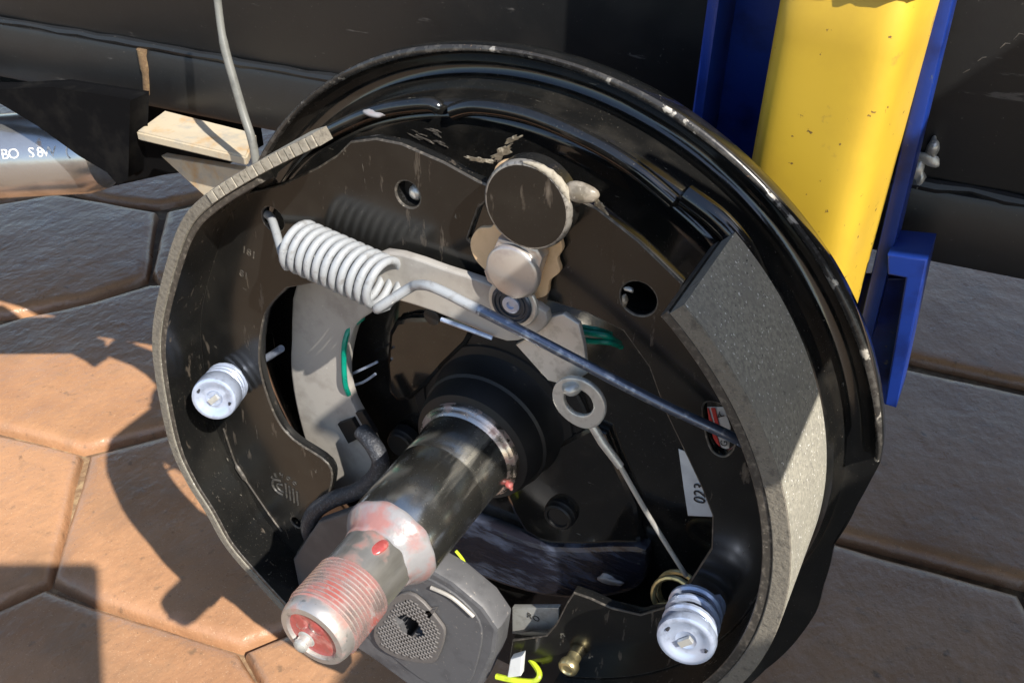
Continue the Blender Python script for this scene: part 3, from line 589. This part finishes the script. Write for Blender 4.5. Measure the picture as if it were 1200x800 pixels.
hole_e = circle(e[0], e[2], 5.9, 28)
eye = plate('cable_eyelet', [(e[0]+10.9*math.cos(a)*(1+.1*max(0, math.cos(a+1.15))**6), e[2]+10.9*math.sin(a)*(1+.1*max(0, math.cos(a+1.15))**6)) for a in [2*math.pi*i/40 for i in range(40)]], -14, 2.2, 'zinc_pale', brake, .7, [hole_e])
hk = (53.7, -13.0, 67.9); blob('guide_hook', (hk[0], -15, hk[2]), (4, 5, 3.0), 'zinc_pale', brake, 31, .15)
tube('cable_ferrule', [(62.5, -16.0, 52.1), (67.2, -16.0, 45.6), (75.0, -17.0, 36.1)], [1.8, 1.8, 1.6], 'zinc_pale', brake, 1, 14)
tube('adjuster_cable', [(74.2, -17.0, 37.1), (87.6, -21.0, 12.2), (104.5, -30.0, -22.2)], 1.0, 'zinc_pale', brake, 6, 8)
tube('spring_clip_wire', [(-1.8, -14.0, 79.8), (10.5, -14.0, 79.3), (19.9, -15.0, 78.0)], .9, 'zinc', brake, 4, 8)
h = (-10.3, -20.0, 74.3); lathe('lever_rivet', [(3.6, -24), (3.6, -20.4), (3, -20), (.01, -20)], 'matt_black', brake, h[0], h[2], 20)

# return spring: coils, hooked end and long arm
sa, sb = (-66.0, -11.5, 95.4), (-21.9, -9.5, 91.1)
hel = helix(sa, sb, 9.5, 11, 1.9, 24, end_at=(-15.6, -8.0, 89.3))
spr = tube('return_spring', hel, 1.62, 'spring_white', brake, 1, 10)
tube('spring_hook', [(-96.5, -27.0, 93.4), (-89.3, -24.0, 95.1)]+[tuple(Vector(hel[0])+Vector((-4, -3, 1.5)))]+hel[0:1]+hel[4:5], 1.8, 'spring_white', spr, 5, 10)
tube('spring_arm', hel[-4:-3]+hel[-1:]+[(-11.3, -7.0, 94.6), (-6.8, -6.0, 98.0), (-0.4, -4.0, 100.7), (7.0, -3.0, 100.7), (15.7, -2.0, 99.7), (23.2, -1.0, 99.1)], 1.95, 'spring_white', spr, 6, 12)
tube('spring_rod', [(21.5, -1.0, 99.6), (47.1, -4.0, 91.6), (83.9, -12.0, 76.4), (111.0, -20.0, 65.2), (118.5, -25.0, 59.4)], 1.95, 'rod_blue', spr, 4, 12)

# magnet arm, clip, loom, teal wires
plate('magnet_arm', sm2([(-95.6, 52.8), (-70.1, 62.8), (-52.3, 60.9), (-52.9, 51.8), (-63.9, 40.0), (-70.0, 23.6), (-72.9, 7.6), (-70.8, -7.1), (-63.9, -20.3), (-58.9, -34.8), (-60.8, -61.7), (-88.0, -78.8), (-100.2, -58.6), (-105.6, -31.9), (-106.8, -5.1), (-103.9, 16.6)], 3), -42, 6, 'lever', brake, 1.2)
plate('arm_clip', [(-78.6, -22.6), (-69.4, -15.5), (-64.2, -24.7), (-73.0, -32.9)], -39, 3, 'matt_black', brake, .5)
plate('arm_clip', [(-67.0, -10.8), (-62.8, -8.1), (-55.8, -19.0), (-60.0, -23.0)], -39, 3, 'matt_black', brake, .5)
tube('wiring_loom', [(-60.0, -34.0, -15.4), (-50.6, -30.0, -17.4), (-45.8, -28.0, -24.5), (-49.0, -26.0, -34.2), (-58.4, -24.0, -45.3), (-72.2, -22.0, -55.9), (-82.4, -20.0, -66.8), (-88.2, -20.0, -80.0), (-90.9, -24.0, -95.9)], 4.3, 'loom', brake, 6, 14)
tube('teal_wire', [(-61.8, -44.0, 43.2), (-68.7, -43.0, 35.4), (-70.0, -40.0, 28.7), (-71.6, -40.0, 16.9), (-71.9, -40.0, 3.2), (-73.9, -46.0, -10.0)], 1.3, 'teal', brake, 6, 8)
tube('teal_wire', [(26.6, -40.0, 74.9), (39.7, -40.0, 73.6), (48.7, -40.0, 75.1), (55.7, -42.0, 74.7), (58.1, -50.0, 67.3)], 1.2, 'teal', brake, 6, 8)
tube('teal_wire', [(26.8, -40.0, 70.9), (39.9, -40.0, 70.0), (48.9, -40.0, 71.5), (56.7, -42.0, 72.2), (58.9, -50.0, 65.9)], 1.2, 'teal', brake, 6, 8)
tube('teal_wire', [(32.7, -43.0, 74.3), (43.7, -43.0, 74.8), (50.9, -43.0, 75.6), (54.1, -50.0, 70.5)], 1.0, 'teal', brake, 6, 8)
tube('steel_strand', [(-77.8, -50.0, 0.5), (-68.7, -50.0, 7.9), (-59.9, -50.0, 15.2)], .7, 'zinc', brake, 3, 6)
tube('steel_strand', [(-78.4, -50.0, -6.1), (-69.4, -50.0, -0.5), (-61.4, -50.0, 7.6)], .7, 'zinc', brake, 3, 6)
hd = (-110.7, -30.0, 12.7)
tube('shoe_pin', [(-123.1, -40.0, -0.8), (-115.8, -40.0, 5.5), (-108.6, -40.0, 12.1)], 1.8, 'zinc', brake, 1, 10)

# brake magnet
mo = [(-93.9, -109.4), (-76.4, -72.9), (-53.1, -54.1), (-23.5, -63.4), (0.9, -67.9), (17.4, -76.5), (25.8, -87.5), (24.2, -107.7), (15.9, -140.5), (3.7, -165.1), (-21.8, -169.3), (-48.7, -159.5), (-73.4, -153.1), (-92.7, -136.0)]
star = [(-37.7, -116.4), (-28.9, -106.5), (-24.2, -91.5), (-18.5, -97.8), (-7.5, -89.4), (-14.9, -105.3), (-10.8, -115.9), (-21.4, -117.9), (-28.7, -131.3), (-30.6, -118.1)]
mg = plate('brake_magnet', mo, -14, 15, 'magnet', brake, 2.4, [star])
plate('coil_cover', [(-94.2, -100.1), (-74.1, -63.0), (-52.1, -44.1), (-36.5, -55.7), (-52.8, -100.0), (-77.8, -134.6), (-93.0, -129.6)], -11, 6, 'matt_grey', mg, 1.2)
plate('magnet_rim', sm2([(-75.7, -82.7), (-57.2, -63.5), (-27.0, -70.3), (-3.2, -72.8), (10.7, -79.4), (17.2, -90.4), (16.3, -109.0), (10.5, -137.3), (0.3, -149.9), (-18.5, -153.9), (-43.6, -142.7), (-65.1, -132.7), (-80.0, -110.7)], 3), -13, 1.6, 'magnet', mg, .5, [star])
plate('wear_pad', sm2([(-45.0, -125.6), (-30.6, -93.3), (-18.4, -85.1), (-5.2, -96.2), (-2.0, -104.6), (-6.9, -126.4), (-13.2, -133.9), (-30.1, -141.3), (-42.8, -139.5)], 3), -10.6, 2, 'pad', mg, .5, [star])
bm = bmesh.new(); rnd = random.Random(5)
PQ = [(-11.7, -91.6)][0]; PX = [(-5.9, -92.6)][0]; PY = [(-14.9, -100.6)][0]
ex = Vector((PX[0]-PQ[0], PX[1]-PQ[1])).normalized(); ey = Vector((-ex.y, ex.x))
C0 = [(-21.5, -113.7)][0]
inside = [(-41.7, -124.7), (-28.6, -95.8), (-18.4, -87.3), (-7.0, -98.4), (-4.3, -105.8), (-8.7, -124.6), (-14.0, -130.7), (-28.7, -136.7), (-40.3, -136.3)]
def in_poly(p, q): return sum((a[1] > p.y) != (b[1] > p.y) and p.x < (b[0]-a[0])*(p.y-a[1])/(b[1]-a[1])+a[0] for a, b in zip(q, q[1:]+q[:1])) % 2 == 1
nub = []
for i in range(-9, 10):
    for j in range(-12, 13):
        p = Vector(C0)+ex*(i*2.9+(j % 2)*1.45)+ey*(j*2.0)
        nub.append(p)
stp = Vector([(-22.3, -109.5)][0])
for p in nub:
    cpx = (p-stp).length
    if cpx < 8 or not in_poly(p, inside): continue
    vs = [bm.verts.new(V(*(lambda q: (q.x, -10.3 if k < 4 else -9.7, q.y))(p+ex*(sx*(1.15 if k < 4 else .8))+ey*(sy*(.6 if k < 4 else .35))))) for k, (sx, sy) in enumerate(((-1, -1), (1, -1), (1, 1), (-1, 1))*2)]
    for i in range(4): bm.faces.new((vs[i], vs[(i+1) % 4], vs[4+(i+1) % 4], vs[4+i]))
    bm.faces.new(vs[4:])
nb = link('pad_texture', from_bm(bm, 'nubs'), 'pad', mg); nb['kind'] = 'stuff'
tube('magnet_edge', [(-9.8, -12.0, -75.5), (2.0, -12.0, -76.1), (13.5, -12.0, -82.8)], 1.0, 'lever', mg, 4, 8)

# lower hardware
plate('adjuster_tab', [(22.8, -94.8), (47.5, -80.3), (48.5, -97.3), (42.0, -105.8), (23.3, -114.1)], -34, 3, 'zinc_pale', brake, .5)
t0 = (34.6, -31.0, -94.7); text('stamped_letter', 'RO', 5, t0[0], -33.8, t0[2], 0, 'stamp', brake, .3)
bo = (61.3, -15.0, -95.8)
lathe('adjuster_bolt', [(3.4, -26), (3.4, -20), (4.4, -19.6), (4.8, -18.8), (4.8, -16.4), (4.2, -15.4), (3, -15), (2.4, -15.8), (.01, -15.8)], 'gold', brake, bo[0], bo[2], 28)
tube('yellow_green_wire', [(25.4, -14.0, -123.0), (33.9, -14.0, -120.0), (44.4, -16.0, -116.8), (45.5, -20.0, -114.2), (37.0, -26.0, -115.0)], 1.5, 'neon', brake, 5, 8)
tube('yellow_green_wire', [(-6.6, -30.0, -65.7), (-2.8, -30.0, -69.7), (-0.9, -30.0, -74.1)], .8, 'neon', brake, 3, 6)
plate('wire_sleeve', [(32.6, -105.0), (38.8, -98.4), (38.4, -114.3), (31.1, -120.6)], -14, 4, 'paper', brake, .5)

# hold-down springs
def hold_down(base, front, rad, turns, lab, wire=1.5, tone='zinc', skirt=4.5):
    a, b = Vector(base), Vector(front); ax = (b-a).normalized()
    root = tube('hold_down_spring', helix(a, b-ax*2, rad-wire, turns, wire, 22), wire, tone, brake, 1, 8); root['label'] = lab
    # cup over the outer end
    n1 = ax.orthogonal().normalized(); n2 = ax.cross(n1); bm = bmesh.new(); rows = []
    for r, h in ((rad*.9, -skirt), (rad*.97, -skirt), (rad*1.02, -skirt+1), (rad, -1.4), (rad*.97, -.5), (rad*.88, 0), (rad*.8, -.1), (rad*.62, -.9), (rad*.5, -1.5), (rad*.36, -1.3), (rad*.3, -1.9), (.01, -2)):
        rows.append([bm.verts.new(V(*(b+ax*h+(n1*math.cos(t)+n2*math.sin(t))*r))) for t in [2*math.pi*k/32 for k in range(32)]])
    for p, q in zip(rows, rows[1:]):
        for k in range(32): bm.faces.new((p[k], p[(k+1) % 32], q[(k+1) % 32], q[k]))
    link('spring_cup', from_bm(bm, 'cup'), tone, root, 40)
    bm = bmesh.new()
    for (p, q, wd) in ((-.3, .3, .12),):
        vv = []
        for h in (-1.2, .6):
            for sx, sy in ((-1, -1), (1, -1), (1, 1), (-1, 1)): vv.append(bm.verts.new(V(*(b+ax*h+n1*(sx*rad*.24)+n2*(sy*rad*.12)))))
        for i in range(4): bm.faces.new((vv[i], vv[(i+1) % 4], vv[4+(i+1) % 4], vv[4+i]))
        bm.faces.new(vv[4:])
    link('pin_head', from_bm(bm, 'head'), 'zinc_pale', root)
    for k, t in enumerate((.9, 4.4)):
        q = b+ax*-.1+(n1*math.cos(t)+n2*math.sin(t))*rad*.72; sd = n2*math.cos(t)-n1*math.sin(t)
        link('cup_slot', tube_mesh([V(*(q-sd*(.5+.3*k))), V(*(q+sd*.9+ax*.1))], [rad*.07, rad*.04], 8), 'dark_ink', root)
hold_down((-129.6, -23.0, -4.1), (-121.4, -4.0, 0.7), 10.8, 6, 'left hold down spring with bright cup', 1.5, 'zinc', 9.5)
hold_down((112.6, -23.0, -26.2), (115.4, 2.0, -22.2), 11.6, 4, 'lower right hold down spring with open coils', 1.7)
tube('inner_spring', helix((100.9, -46.0, -49.2), (100.4, -32.0, -43.3), 10, 2.2, 1.2, 22), 1.3, 'gold', brake, 1, 8)

# ---------------------------------------------------------------- the phone that takes the picture, behind the lens
ph = bmesh.new(); bmesh.ops.create_cube(ph, size=1)
for v in ph.verts: v.co = Vector((v.co.x*.165-.046, v.co.y*.10-.022, v.co.z*.009+.012))
bmesh.ops.bevel(ph, geom=list(ph.edges), offset=.0035, segments=2, affect='EDGES')
ph.transform(m)
po = link('smartphone', from_bm(ph, 'phone'), 'phone')
finish(po, 'dark smartphone held level just behind the viewpoint', 'phone')
